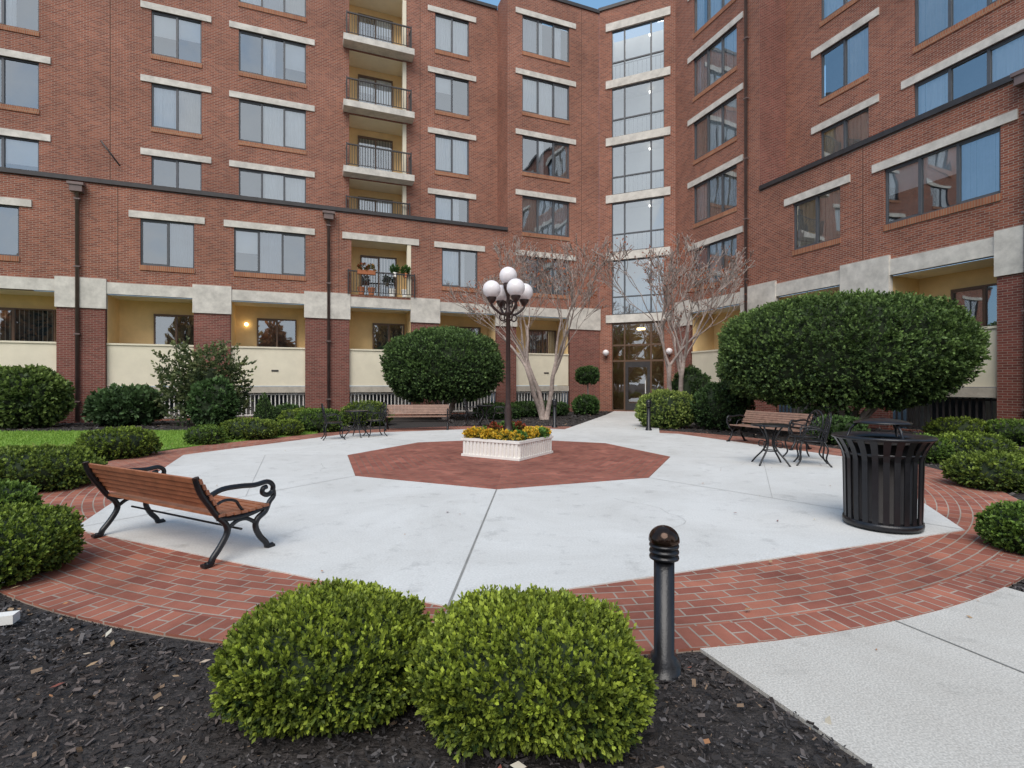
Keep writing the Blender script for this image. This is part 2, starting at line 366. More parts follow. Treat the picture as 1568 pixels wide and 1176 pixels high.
def balcony(fr,a0,a1,zf,zc,b,holes,proj,cols=True,slab=True):
    holes.append((a0,a1,zf,zc)); D=b-1.3
    inter.q(fr,[(a0,D,zf),(a1,D,zf),(a1,D,zc),(a0,D,zc)],YELL)
    for x in (a0+.002,a1-.002): inter.q(fr,[(x,b-.16,zf),(x,D,zf),(x,D,zc),(x,b-.16,zc)],YELL,'a')
    inter.q(fr,[(a0,b-.01,zc-.002),(a1,b-.01,zc-.002),(a1,D,zc-.002),(a0,D,zc-.002)],CREAM,'z')
    inter.q(fr,[(a0,b-.01,zf+.002),(a1,b-.01,zf+.002),(a1,D,zf+.002),(a0,D,zf+.002)],LEDGE,'z')
    window(fr,a0+.5,a1-.5,zf+.1,zc-.4,D+.2,2,random.choice(['h','w','b']),BFRAME,room=False)
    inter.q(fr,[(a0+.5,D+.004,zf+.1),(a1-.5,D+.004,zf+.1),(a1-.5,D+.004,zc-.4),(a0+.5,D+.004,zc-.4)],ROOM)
    if cols: trim.box(fr,a1-.18,a1+.0,b-.2,b+.03,zf+.01,zc-.01,CREAM); 
    if slab:
        trim.box(fr,a0-.3,a1+.3,b-.2,b+proj,zf-.3,zf-.003,STONE)
    x0=a0-.15; x1=a1+.15; bb=b+proj-.08
    rm=DARKMETAL
    metal.box(fr,x0,x1,bb-.03,bb+.03,zf+1.02,zf+1.08,rm); metal.box(fr,x0,x1,bb-.015,bb+.015,zf+.1,zf+.13,rm)
    n=int((x1-x0)/.12)
    for i in range(n+1):
        x=x0+(x1-x0)*i/n; metal.box(fr,x-.014,x+.014,bb-.01,bb+.01,zf+.13,zf+1.02,rm)
    for x in (x0,x1):
        metal.box(fr,x-.025,x+.025,bb-.025,bb+.025,zf,zf+1.12,rm)
        metal.box(fr,x-.02,x+.02,b,bb,zf+1.02,zf+1.07,rm)
        for j in range(1,5):
            y=b+(bb-b)*j/5; metal.box(fr,x-.01,x+.01,y-.01,y+.01,zf,zf+1.02,rm)
balcony(LW,12.45,15.17,5.62,8.14,0,lowh,.22,slab=False)
trim.box(LW,12.05,15.55,-.05,.06,8.14,8.43,STONE)
for k in range(1,5):
    zf=5.6+3.13*k
    if k==1: balcony(LW,12.45,15.2,9.5,11.5,-1.5,uph,.25,slab=False)
    else: balcony(LW,12.45,15.2,zf,zf+2.75,-1.5,uph,.65)
pot=MB()
for (a,m) in ((12.9,TERRA),(13.35,TERRA),(14.3,WHITE),(14.9,WHITE)):
    pot.lathe(LW,a,-.15,[(.11,5.65),(.17,5.95),(.17,6.0)],m,12)
pot.box(LW,12.7,13.5,.02,.2,6.55,6.75,TERRA); pot.lathe(LW,14.4,.05,[(.10,6.55),(.14,6.75)],WHITE,12); pot.lathe(LW,14.9,.05,[(.10,6.55),(.14,6.75)],TERRA,12)
pot.build('balcony_pots',bld)
for (a,z,c,n_) in ((12.95,6.8,(.45,.07,.03),30),(13.3,6.8,(.45,.2,.05),30),(14.4,6.85,(.1,.2,.05),60),(14.9,6.85,(.12,.22,.04),60)):
    x,y,_=LW.P(a,.05,0); shrub('potted_plant',x,y,.18,.18,.32,n_,8,.1,.09,(.03,.08,.02),c,z0=z-.1,seed=int(a*10),parent=bld,build_core=False)
LE=-4.6
wall(LW,LE,20.1,0,9.36,0,lowh)
wall(LW,20.1,25.5,0,21.9,0,s2h+[h for h in lowh if h[1]>20.1])
wall(LW,LE,20.1,9.3,21.7,-1.5,uph)
walls.q(LW,[(20.1,0,9.36),(20.1,-1.5,9.36),(20.1,-1.5,21.9),(20.1,0,21.9)],BRICK,'a')
walls.q(LW,[(LE,0,0),(LE,-14,0),(LE,-14,21.7),(LE,-1.5,21.7),(LE,-1.5,9.36),(LE,0,9.36)],BRICK,'a')
trim.box(LW,LE,20.1,-1.5,-.0,9.30,9.352,ROOF)
metal.box(LW,LE,20.1,-.12,.07,9.36,9.53,DARKMETAL)
metal.box(LW,LE,20.06,-1.7,-1.42,21.7,21.86,DARKMETAL); metal.box(LW,20.04,25.5,-.3,.07,21.9,22.08,DARKMETAL)
for a in (2.9,15.9): metal.box(LW,a-.012,a+.012,-1.51,-1.494,9.6,21.7,JOINTB)
metal.box(LW,24.4,24.424,-.01,.006,5.7,21.9,JOINTB)
for a in (3.6,11.9): metal.box(LW,a-.012,a+.012,-.01,.006,5.65,9.35,JOINTB)
# chamfer: stair tower
G0,G1=.709,3.468
chh=[(G0,G1,.05,21.1)]
wall(CH,0,4.05,0,22.0,0,chh)
metal.box(CH,-.03,4.08,-.3,.07,22.0,22.18,DARKMETAL)
zb=[5.25]+[8.66+3.13*k for k in range(5)]
for i,z in enumerate(zb):
    trim.box(CH,G0-.32,G1+.32,-.10,.07,z-.42,z,STONE)
w=[G0,G0+.68,G1-.68,G1]
for i in range(5):
    z0=zb[i]; z1=zb[i+1]-.42
    for x in w: frames.box(CH,x-.04,x+.04,-.14,-.05,z0,z1,WFRAME)
    frames.box(CH,G0,G1,-.139,-.055,z0,z0+.07,WFRAME); frames.box(CH,G0,G1,-.139,-.055,z1-.07,z1,WFRAME)
    frames.box(CH,G0,G1,-.137,-.057,z0+.95,z0+1.02,WFRAME)
    for j in range(3):
        for (y0,y1) in ((z0,z0+.97),(z0+.97,z1)):
            t=random.uniform(-.006,.006); glass.q(CH,[(w[j],-.1+t,y0),(w[j+1],-.1-t,y0),(w[j+1],-.1,y1),(w[j],-.1,y1)],GLASS2)
    inter.box(CH,G0-.5,G1+.5,-1.6,-.3,z0-.3,z0-.02,LEDGE)
    inter.q(CH,[(G0-.5,-1.6,z0),(G1+.5,-1.6,z0),(G1+.5,-1.6,z1+.4),(G0-.5,-1.6,z1+.4)],STAIRW)
    for x in (G0-.2,G1+.2): inter.q(CH,[(x,-.2,z0),(x,-1.6,z0),(x,-1.6,z1+.4),(x,-.2,z1+.4)],STAIRW,'a')
    inter.box(CH,G0,G1,-.5,-.46,z0+1.04,z0+1.09,DARKMETAL)
    for kk in range(12):
        x=G0+.1+kk*.24; inter.box(CH,x,x+.02,-.49,-.47,z0,z0+1.04,DARKMETAL)
    inter.box(CH,(G0+G1)/2+.45,(G0+G1)/2+.6,-1.1,-.95,z1-.12,z1-.04,LITE)
z1=zb[0]-.42
for x in w: frames.box(CH,x-.04,x+.04,-.15,-.05,.0,z1,BFRAME)
for z in (.06,2.75,3.6,z1-.06): frames.box(CH,G0,G1,-.148,-.055,z-.05,z+.05,BFRAME)
for j in range(3):
    for (y0,y1) in ((.1,2.75),(2.75,3.6),(3.6,z1)):
        t=random.uniform(-.008,.008); glass.q(CH,[(w[j],-.1+t,y0),(w[j+1],-.1-t,y0),(w[j+1],-.1,y1),(w[j],-.1,y1)],GLASS)
DF=DARKMETAL
frames.box(CH,w[1]+.045,w[1]+.2,-.12,-.04,.1,2.7,DF); frames.box(CH,w[2]-.2,w[2]-.045,-.12,-.04,.1,2.7,DF)
frames.box(CH,w[1]+.2,w[2]-.2,-.12,-.04,2.4,2.7,DF); frames.box(CH,w[1]+.2,w[2]-.2,-.12,-.04,.1,.45,DF)
frames.box(CH,w[2]-.3,w[2]-.26,-.035,.02,1.0,1.7,WHITE)
inter.q(CH,[(G0-.5,-2,0),(G1+.5,-2,0),(G1+.5,-2,5),(G0-.5,-2,5)],ENTRY)
inter.q(CH,[(G0-.5,-2,.02),(G1+.5,-2,.02),(G1+.5,-.2,.02),(G0-.5,-.2,.02)],LEDGE,'z')
for x in (G0-.3,G1+.3): inter.q(CH,[(x,-.2,0),(x,-2,0),(x,-2,5),(x,-.2,5)],ENTRY,'a')
inter.box(CH,1.9,2.3,-1.2,-.9,4.5,4.6,BULB)
for x in (G0-.28,G1+.28):
    metal.ball(CH,x,.22,3.2,.17,GLOBE); metal.tube(CH,[(x,0,2.95),(x,.15,2.95),(x,.22,3.05)],.03,DARKMETAL)
# right wing
rh=[]; ruh=[]
for k in range(5): punched(RW,1.34,4.11,ZL[k],0,3,rh)
for (a,b_,n) in ((6.98,8.9,2),(10.42,13.48,3),(16.2,18.2,2)):
    punched(RW,a,b_,8.85,0,n,rh,h=1.85)
    for k in range(1,5): punched(RW,a,b_,8.85+3.13*k,-1.5,n,ruh)
rp=[(0.0,1.1),(4.45,6.18),(9.0,10.58),(13.42,14.9),(18.4,19.8)]
for i in range(len(rp)-1): bay(RW,rp[i][1],rp[i+1][0],rh,wn=(.35,1.0),bars=DARKMETAL)
for (a0,a1) in rp:
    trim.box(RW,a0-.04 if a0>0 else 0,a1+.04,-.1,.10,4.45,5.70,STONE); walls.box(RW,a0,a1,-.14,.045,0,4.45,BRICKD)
for i in range(len(rp)-1): trim.box(RW,rp[i][1]+.04,rp[i+1][0]-.04,-.1,.06,5.05,5.56,STONE)
wall(RW,0,5.36,0,22,0,rh); wall(RW,5.36,20,0,9.66,0,rh)
wall(RW,5.36,20,9.6,22,-1.5,ruh)
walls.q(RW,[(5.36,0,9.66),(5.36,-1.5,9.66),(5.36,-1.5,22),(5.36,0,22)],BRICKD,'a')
trim.box(RW,5.36,20,-1.5,0,9.6,9.652,ROOF); metal.box(RW,5.38,20,-.12,.07,9.66,9.83,DARKMETAL)
metal.box(RW,0,5.4,-.3,.07,22,22.18,DARKMETAL); metal.box(RW,5.42,20,-1.7,-1.42,22,22.16,DARKMETAL)
metal.box(RW,9.7,9.724,-.01,.006,5.75,9.6,JOINTB)
walls.q(RW,[(20,0,0),(20,-12,0),(20,-12,22),(20,-1.5,22),(20,-1.5,9.6),(20,0,9.6)],BRICK,'a')
for fr,a0,a1,z in ((LW,LE,26,21.6),(RW,-3,20,21.9)):
    trim.q(fr,[(a0,-1.6,z),(a1,-1.6,z),(a1,-13,z),(a0,-13,z)],ROOF,'z')
def spout(fr,a,ztop,b=.0,hd=True):
    metal.tube(fr,[(a,b+.13,ztop),(a,b+.13,.05)],.065,PIPE,8)
    if hd:
        metal.box(fr,a-.2,a+.2,b+.055,b+.3,ztop-.12,ztop+.12,PIPE); metal.box(fr,a-.26,a+.26,b+.05,b+.34,ztop+.12,ztop+.22,PIPE)
    z=.8
    while z<ztop: metal.box(fr,a-.1,a+.1,b+.048,b+.2,z,z+.05,PIPE); z+=2.6
spout(LW,2.35,9.0); spout(LW,11.46,9.0); spout(RW,4.75,22,hd=False); spout(RW,14.1,9.5)
metal.tube(LW,[(2.6,-1.45,11.6),(2.75,-1.2,11.4),(3.3,-1.3,10.6)],.03,DARKMETAL)
for a in (8.0,): inter.ball(LW,a,-1.38,4.2,.08,BULB)
walls.build('brick_walls',bld); trim.build('stone_trim',bld); frames.build('window_frames',bld)
glass.build('window_glass',bld); inter.build('interiors',bld); metal.build('metalwork',bld)
# ------------------------------------------------------------------ GROUND
C0=(-.1,10.4)
g=MB(); g.face([(-300,-300,0),(300,-300,0),(300,300,0),(-300,300,0)],MULCH); g.build('ground')
def poly(name,pts,z,m,h=.03,uv=None):
    mb=MB(); top=[(x,y,z) for x,y in pts]; mb.face(top,m,uv)
    for i in range(len(pts)):
        a=pts[i]; b=pts[(i+1)%len(pts)]; mb.face([(a[0],a[1],z-h),(b[0],b[1],z-h),(b[0],b[1],z),(a[0],a[1],z)],m)
    return mb.build(name)
LAWN1=[(-20,7.6),(-9.0,8.2),(-7.7,11.9),(-5.8,15.3),(-6.5,16.6),(-9.5,16.2),(-20,15.6)]
LAWN2=[(10.5,11.2),(14.5,9.0),(14.5,5.0),(9.3,8.2)]
poly('lawn',LAWN1,.03,LAWN,.03); poly('lawn',LAWN2,.03,LAWN,.03)
oct_out=[(-.42,3.38),(4.55,5.15),(6.8,10.1),(4.9,15.1),(.1,17.3),(-4.8,15.2),(-6.8,10.6),(-4.45,5.2)]
poly('concrete_plaza',oct_out,.034,CONC,.034)
rb=MB(); S=144
for i in range(S):
    a0=2*math.pi*i/S; a1=2*math.pi*(i+1)/S
    pt=lambda r,a,z:(C0[0]+r*math.cos(a),C0[1]+r*math.sin(a),z)
    rb.face([pt(5.6,a0,.024),pt(7.38,a0,.024),pt(7.38,a1,.024),pt(5.6,a1,.024)],PAVE,[(a0*7,5.6),(a0*7,7.38),(a1*7,7.38),(a1*7,5.6)])
    rb.face([pt(7.38,a0,.024),pt(7.62,a0,.024),pt(7.62,a1,.024),pt(7.38,a1,.024)],PAVE,[(0,a0*7.5),(.23,a0*7.5),(.23,a1*7.5),(0,a1*7.5)])
    rb.face([pt(7.62,a0,.0),pt(7.62,a0,.024),pt(7.62,a1,.024),pt(7.62,a1,.0)],PAVE,[(a0*7,0),(a0*7,.02),(a1*7,.02),(a1*7,0)])
rb.build('brick_border_paving')
io=MB(); V8=[(C0[0]+3.28*math.cos(math.radians(-92+45*k)),C0[1]+3.28*math.sin(math.radians(-92+45*k))) for k in range(8)]
for k in range(8):
    a=V8[k]; b=V8[(k+1)%8]; L=math.dist(a,b); ap=3.28*math.cos(math.pi/8)
    io.face([(a[0],a[1],.042),(b[0],b[1],.042),(C0[0],C0[1],.042)],PAVE2,[(0,0),(L,0),(L/2,ap)])
    io.face([(a[0],a[1],.034),(b[0],b[1],.034),(b[0],b[1],.042),(a[0],a[1],.042)],PAVE2)
io.build('brick_octagon_paving')
jt=MB()
def strip(mb,p,q,w,z,m):
    d=Vector((q[0]-p[0],q[1]-p[1])); d.normalize(); n=Vector((-d.y,d.x))*w/2
    mb.face([(p[0]+n.x,p[1]+n.y,z),(q[0]+n.x,q[1]+n.y,z),(q[0]-n.x,q[1]-n.y,z),(p[0]-n.x,p[1]-n.y,z)],m)
for k in range(8):
    strip(jt,V8[k],oct_out[k],.018 if k==0 else .010,.038,JOINT if k==0 else JOINTL)
    a=V8[k];b=oct_out[k];a2=V8[(k+1)%8];b2=oct_out[(k+1)%8]
    if k in (1,2,3,5,6): strip(jt,((a[0]+b[0])/2,(a[1]+b[1])/2),((a2[0]+b2[0])/2,(a2[1]+b2[1])/2),.006,.0385,JOINTL)
def crack(pts,w):
    for i in range(len(pts)-1): strip(jt,pts[i],pts[i+1],w,.0388,JOINT)
rd=random.Random(5)
for (x,y,a,n_) in ((1.6,5.2,.4,14),(-3.0,8.4,2.4,10),(3.6,8.8,1.2,9)):
    pts=[(x,y)]
    for i in range(n_): a+=rd.uniform(-.5,.5); x+=.12*math.cos(a); y+=.12*math.sin(a); pts.append((x,y))
    crack(pts,.003)
jt.build('pavement_joints')
pu=(.363,-.932)
def off(p,s): return (p[0]+pu[0]*s,p[1]+pu[1]*s)
pl=(1.03,2.93); pr=(3.52,3.95)
poly('concrete_path',[off(pl,-.7),off(pl,9),off(pr,9),off(pr,-.7)],.019,CONC2,.019)
pj=MB(); strip(pj,off((2.3,3.45),-.1),off((2.3,3.45),9),.012,.023,JOINT); 
for s in (1.9,4.4): strip(pj,off(pl,s),off(pr,s),.012,.0235,JOINT)
pj.build('path_joints')
EP=[(1.3,15.5),(4.3,14.9),(6.4,22.5),(7.9,27.0),(5.6,28.0),(4.5,24.5)]
poly('entry_path',EP,.026,CONC,.026)
def inp(P):
    P=np.array(P)
    def f(x,y):
        c=np.zeros(len(x),bool); j=len(P)-1
        for i in range(len(P)):
            xi,yi=P[i];xj,yj=P[j]; c^=((yi>y)!=(yj>y))&(x<(xj-xi)*(y-yi)/(yj-yi+1e-12)+xi); j=i
        return c
    return f
def inpath(x,y):
    v=np.stack([x-pl[0],y-pl[1]],1); u=v@np.array([.932,.363]); return (u>-.02)&(u<2.7)
def chips(name,n,x0,x1,y0,y1,s0,s1,seed,near=1.0):
    r=np.random.default_rng(seed); x=x0+(x1-x0)*r.random(n); y=y0+(y1-y0)*r.random(n)**near
    rim=7.63+.05*np.sin(np.arctan2(y-C0[1],x-C0[0])*37)+.06*r.random(n)-.05
    ok=((x-C0[0])**2+(y-C0[1])**2>rim**2)&~inpath(x,y)&~inp(EP)(x,y)&~inp(LAWN1)(x,y)&~inp(LAWN2)(x,y)
    x=x[ok];y=y[ok];n=len(x)
    bed=np.clip(.035+.02*np.sin(x*2.1+1)+.02*np.sin(y*3.3+x),.0,.08)*np.clip((np.hypot(x-C0[0],y-C0[1])-7.66)/.5,0,1)
    c=np.stack([x,y,.005+bed*r.random(n)],1)
    d=nz(r.normal(size=(n,3))*np.array([1,1,.35])); s=nz(np.cross(d,nz(np.array([0,0,1])+.5*r.normal(size=(n,3)))))
    L=(s0+(s1-s0)*r.random(n)**4)[:,None]; w=L*(.18+.45*r.random((n,1)))
    V=np.stack([c-d*L-s*w,c+d*L-s*w*.6,c+d*L*.9+s*w,c-d*L+s*w*.8],1)
    t=r.random((n,1)); C=np.array([.028,.026,.027])*(1-t)+np.array([.15,.138,.138])*t**2
    br_=np.clip(.35+.8*np.sin(x*1.7+y*.9)*np.sin(y*1.3-x*.6+1)+.3*r.normal(size=n),0,1)[:,None]
    C=C*(1-br_*np.array([0,.15,.25]))
    b=r.random(n)<.025; C[b]=[.22,.15,.10]
    return fast(name,V.reshape(-1,3),n,np.repeat(C,4,axis=0),[CHIP])
e=empty('mulch_bed')
for o in (chips('mulch_chips_near',150000,-5.5,4.0,.9,5.2,.005,.022,3),chips('mulch_chips_mid',50000,-13,13,2.5,14,.015,.045,4),chips('mulch_chips_far',22000,-20,14,14,30,.03,.08,6)):
    o.parent=e
def grass(n,x0,x1,y0,y1,seed,inside):
    r=np.random.default_rng(seed); x=x0+(x1-x0)*r.random(n); y=y0+(y1-y0)*r.random(n); ok=inside(x,y); x=x[ok];y=y[ok];n=len(x)
    c=np.stack([x,y,np.full(n,.03)],1); d=nz(np.array([0,0,1])+.5*r.normal(size=(n,3))); s=nz(r.normal(size=(n,3))*np.array([1,1,0]))
    L=.03+.04*r.random((n,1)); V=np.stack([c-s*.008,c+s*.008,c+d*L+s*.003,c+d*L-s*.003],1)
    t=r.random((n,1)); C=np.array([.15,.28,.035])*(1-t)+np.array([.30,.44,.08])*t
    return V.reshape(-1,3),n,np.repeat(C,4,axis=0)
V,n,C=grass(60000,-20,-5,7.6,16.6,8,inp(LAWN1)); fast('lawn_grass',V,n,C,[LEAF])
V,n,C=grass(18000,9,14.5,5,11.2,9,inp(LAWN2)); fast('lawn_grass',V,n,C,[LEAF])
r=np.random.default_rng(21); n=760
ang=r.random(n)*6.28; x=r.uniform(-6,6,n); y=1.5+14*r.random(n)**1.6
edge=r.random(n)<.55; rr=7.75+.35*r.normal(size=n); x=np.where(edge,C0[0]+rr*np.cos(ang),x); y=np.where(edge,C0[1]+rr*np.sin(ang),y)
inside=np.hypot(x-C0[0],y-C0[1])<7.6; keep=(~inside)|(r.random(n)<.3); keep&=~(inpath(x,y)&(r.random(n)<.6)); x=x[keep];y=y[keep];n=len(x)
hz=np.where((np.hypot(x-C0[0],y-C0[1])<7.6),.046,np.where(inpath(x,y),.026,.075))
c=np.stack([x,y,hz+.008*r.random(n)],1); d=nz(r.normal(size=(n,3))*np.array([1,1,.15])); s=nz(np.cross(d,nz(np.array([0,0,1])+.25*r.normal(size=(n,3)))))
L=.010+.024*r.random((n,1))**1.5; V=np.stack([c-d*L,c+s*L*.5,c+d*L,c-s*L*.5],1)
pal=np.array([[.40,.19,.09],[.36,.24,.14],[.48,.38,.28],[.22,.07,.05],[.5,.46,.38]]); C=pal[r.integers(0,5,n)]
fast('fallen_leaves',V.reshape(-1,3),n,np.repeat(C,4,axis=0),[CHIP])
mk=MB(); mk.box(Fr(-3.12,3.15,(.9,.3),(-.3,.9)),-.06,.06,-.04,.04,.03,.085,WHITE); mk.build('ground_marker_plate')
# ------------------------------------------------------------------ SHRUBS
DK=(.024,.052,.014); LT=(.21,.335,.06)
NL=(.43,.52,.065)
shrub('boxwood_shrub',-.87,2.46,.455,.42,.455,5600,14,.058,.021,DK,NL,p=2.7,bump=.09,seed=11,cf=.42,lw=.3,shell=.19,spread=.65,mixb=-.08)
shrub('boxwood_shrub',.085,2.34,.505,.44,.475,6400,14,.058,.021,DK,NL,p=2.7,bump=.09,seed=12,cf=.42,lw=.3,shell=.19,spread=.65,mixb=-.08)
sh=[(-4.0,3.95,.52,.5,.52,2600,13,.05,.026),(-5.7,5.5,.45,.45,.42,900,12,.06,.035),(-6.9,7.3,.85,.6,.60,1800,12,.06,.038),
(-8.0,10.4,.68,.6,.60,1100,12,.07,.042),(-7.6,12.7,.42,.4,.45,500,10,.07,.045),(-7.1,13.8,.72,.5,.55,900,10,.07,.045),(-6.5,14.8,.42,.4,.45,500,10,.07,.045),
(-6.0,16.0,.72,.6,.72,900,10,.07,.05),(-5.3,18.6,.9,.7,.85,900,10,.08,.055),(-7.6,18.6,.8,.6,.6,700,10,.08,.055),
(4.62,4.55,.34,.32,.42,1300,13,.05,.028),(6.9,7.35,.52,.45,.5,1000,12,.06,.038),(8.9,9.9,.62,.5,.55,900,12,.06,.04),(7.95,9.9,.4,.4,.5,600,12,.06,.04),(8.9,8.4,.5,.45,.45,900,12,.06,.04),
(11.7,13.4,.7,.6,.6,700,10,.07,.05),(12.6,12.7,.7,.6,.6,700,10,.07,.05),(9.6,11.0,.45,.4,.4,400,10,.07,.05)]
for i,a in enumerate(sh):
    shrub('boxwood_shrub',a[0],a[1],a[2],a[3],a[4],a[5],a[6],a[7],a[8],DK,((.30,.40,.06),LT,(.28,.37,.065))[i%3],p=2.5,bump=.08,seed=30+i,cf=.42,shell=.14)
DG=(.024,.052,.02); MG=(.12,.21,.06)
shrub('laurel_shrub',-16.9,17.6,1.45,1.0,2.05,1500,10,.18,.12,DG,(.26,.36,.09),bump=.1,seed=60,cf=.5)
shrub('rhododendron_shrub',-14.0,18.6,1.15,.9,1.35,700,12,.2,.16,DG,(.14,.23,.09),bump=.12,seed=61,cf=.5,shell=.3)
shrub('loose_evergreen_shrub',-11.2,18.7,1.45,1.1,3.0,1000,11,.30,.12,DG,(.25,.28,.12),bump=.28,seed=62,cf=.45,shell=.7,core=.4)
shrub('camellia_shrub',-10.4,17.9,.7,.6,1.6,500,10,.2,.12,DG,(.12,.21,.07),bump=.15,seed=63)
shrub('dwarf_conifer',-9.2,19.0,.42,.42,1.15,700,10,.08,.05,DG,(.16,.26,.08),p=1.3,bump=.03,seed=64,cf=.15,up=1.5)
def stems(x,y,h,n,r0,spr,name):
    mb=MB()
    for i in range(n):
        a=6.28*i/n+.5; mb.tube(W,[(x+.08*math.cos(a),y+.08*math.sin(a),0),(x+spr*.5*math.cos(a),y+spr*.5*math.sin(a),h*.5),(x+spr*math.cos(a),y+spr*math.sin(a),h)],[r0,r0*.8,r0*.6],BARK,7)
    return mb.build(name)
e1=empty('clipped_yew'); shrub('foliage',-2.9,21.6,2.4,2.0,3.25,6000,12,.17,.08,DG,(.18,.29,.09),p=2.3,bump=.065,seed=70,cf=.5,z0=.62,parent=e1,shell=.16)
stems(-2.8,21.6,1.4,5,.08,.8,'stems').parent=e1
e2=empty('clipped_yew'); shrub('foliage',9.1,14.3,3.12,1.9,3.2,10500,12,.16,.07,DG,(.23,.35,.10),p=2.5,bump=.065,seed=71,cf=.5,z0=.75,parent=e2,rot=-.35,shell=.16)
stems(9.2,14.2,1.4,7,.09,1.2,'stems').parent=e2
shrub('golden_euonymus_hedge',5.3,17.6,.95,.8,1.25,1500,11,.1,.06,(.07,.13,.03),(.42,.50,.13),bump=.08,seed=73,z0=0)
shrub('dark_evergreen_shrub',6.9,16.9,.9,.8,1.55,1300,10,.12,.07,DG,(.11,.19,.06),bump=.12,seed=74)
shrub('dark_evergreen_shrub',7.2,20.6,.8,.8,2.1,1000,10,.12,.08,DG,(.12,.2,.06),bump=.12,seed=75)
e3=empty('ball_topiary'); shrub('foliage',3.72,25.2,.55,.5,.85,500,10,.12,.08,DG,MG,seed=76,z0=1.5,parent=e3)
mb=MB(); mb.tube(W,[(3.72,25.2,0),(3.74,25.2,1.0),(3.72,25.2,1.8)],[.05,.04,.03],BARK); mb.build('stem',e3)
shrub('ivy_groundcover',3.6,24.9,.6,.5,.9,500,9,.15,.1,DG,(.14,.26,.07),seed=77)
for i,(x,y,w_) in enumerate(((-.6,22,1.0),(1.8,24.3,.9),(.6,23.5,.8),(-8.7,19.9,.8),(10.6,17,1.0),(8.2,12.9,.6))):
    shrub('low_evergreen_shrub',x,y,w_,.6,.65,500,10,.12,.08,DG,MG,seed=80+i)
# ------------------------------------------------------------------ TREES
def tree(name,x,y,stems_,h,lean,seed,leafcol):
    rd=random.Random(seed); mb=MB(); tips=[]
    RM=.013
    def br(p,d,L,r,dep):
        n=4; pts=[tuple(p)]; q=Vector(p); dd=Vector(d)
        rs=[r]
        for i in range(n):
            dd=(dd+Vector((rd.uniform(-1,1),rd.uniform(-1,1),rd.uniform(-.4,.8)))*.17).normalized(); q=q+dd*(L/n); pts.append(tuple(q)); rs.append(max(RM,r*(1-.32*(i+1)/n)))
        mb.tube(W,pts,rs,BARK,7 if dep<2 else 4 if dep<4 else 3)
        if dep>=4: tips.extend([q.copy(),Vector(pts[2])])
        if dep>=6 or (dep==5 and rd.random()<.3): return
        k=rd.choice([2,3,3]) if dep else 3
        for i in range(k):
            a=rd.uniform(.25,.65); ax=dd.orthogonal(); 
            ax=Quaternion(dd,rd.uniform(0,6.28))@ax
            nd=(Quaternion(ax,a)@dd); nd.z=abs(nd.z)*.8+.22; nd.normalize()
            st=q if i<2 else Vector(pts[3])
            br(st,nd,L*rd.uniform(.6,.80),max(RM,rs[-1]*rd.uniform(.62,.84)),dep+1)
    for i in range(stems_):
        a=6.28*i/stems_+seed; d=Vector((math.cos(a)*.24+lean[0],math.sin(a)*.2+lean[1],1)).normalized()
        br(Vector((x+.1*math.cos(a),y+.1*math.sin(a),0)),d,h*.28,.115,0)
    e=empty(name); mb.build('trunk_and_branches',e)
    r=np.random.default_rng(seed); T=np.array([tuple(t) for t in tips]); I=r.integers(0,len(T),int(len(T)*.35)); n=len(I)
    c=T[I]+.12*r.normal(size=(n,3)); d=nz(r.normal(size=(n,3))); s=nz(np.cross(d,r.normal(size=(n,3)))); L=.035+.035*r.random((n,1))
    V=np.stack([c-d*L,c+s*L*.5,c+d*L,c-s*L*.5],1); C=np.array(leafcol)*(.6+.8*r.random((n,1)))
    fast('leaves',V.reshape(-1,3),n,np.repeat(C,4,axis=0),[LEAF],e)
tree('crape_myrtle_tree',1.35,21.6,3,8.6,(-.06,0),4,(.40,.13,.06))
tree('crape_myrtle_tree',6.7,20.2,3,8.4,(-.18,.0),9,(.4,.13,.06))
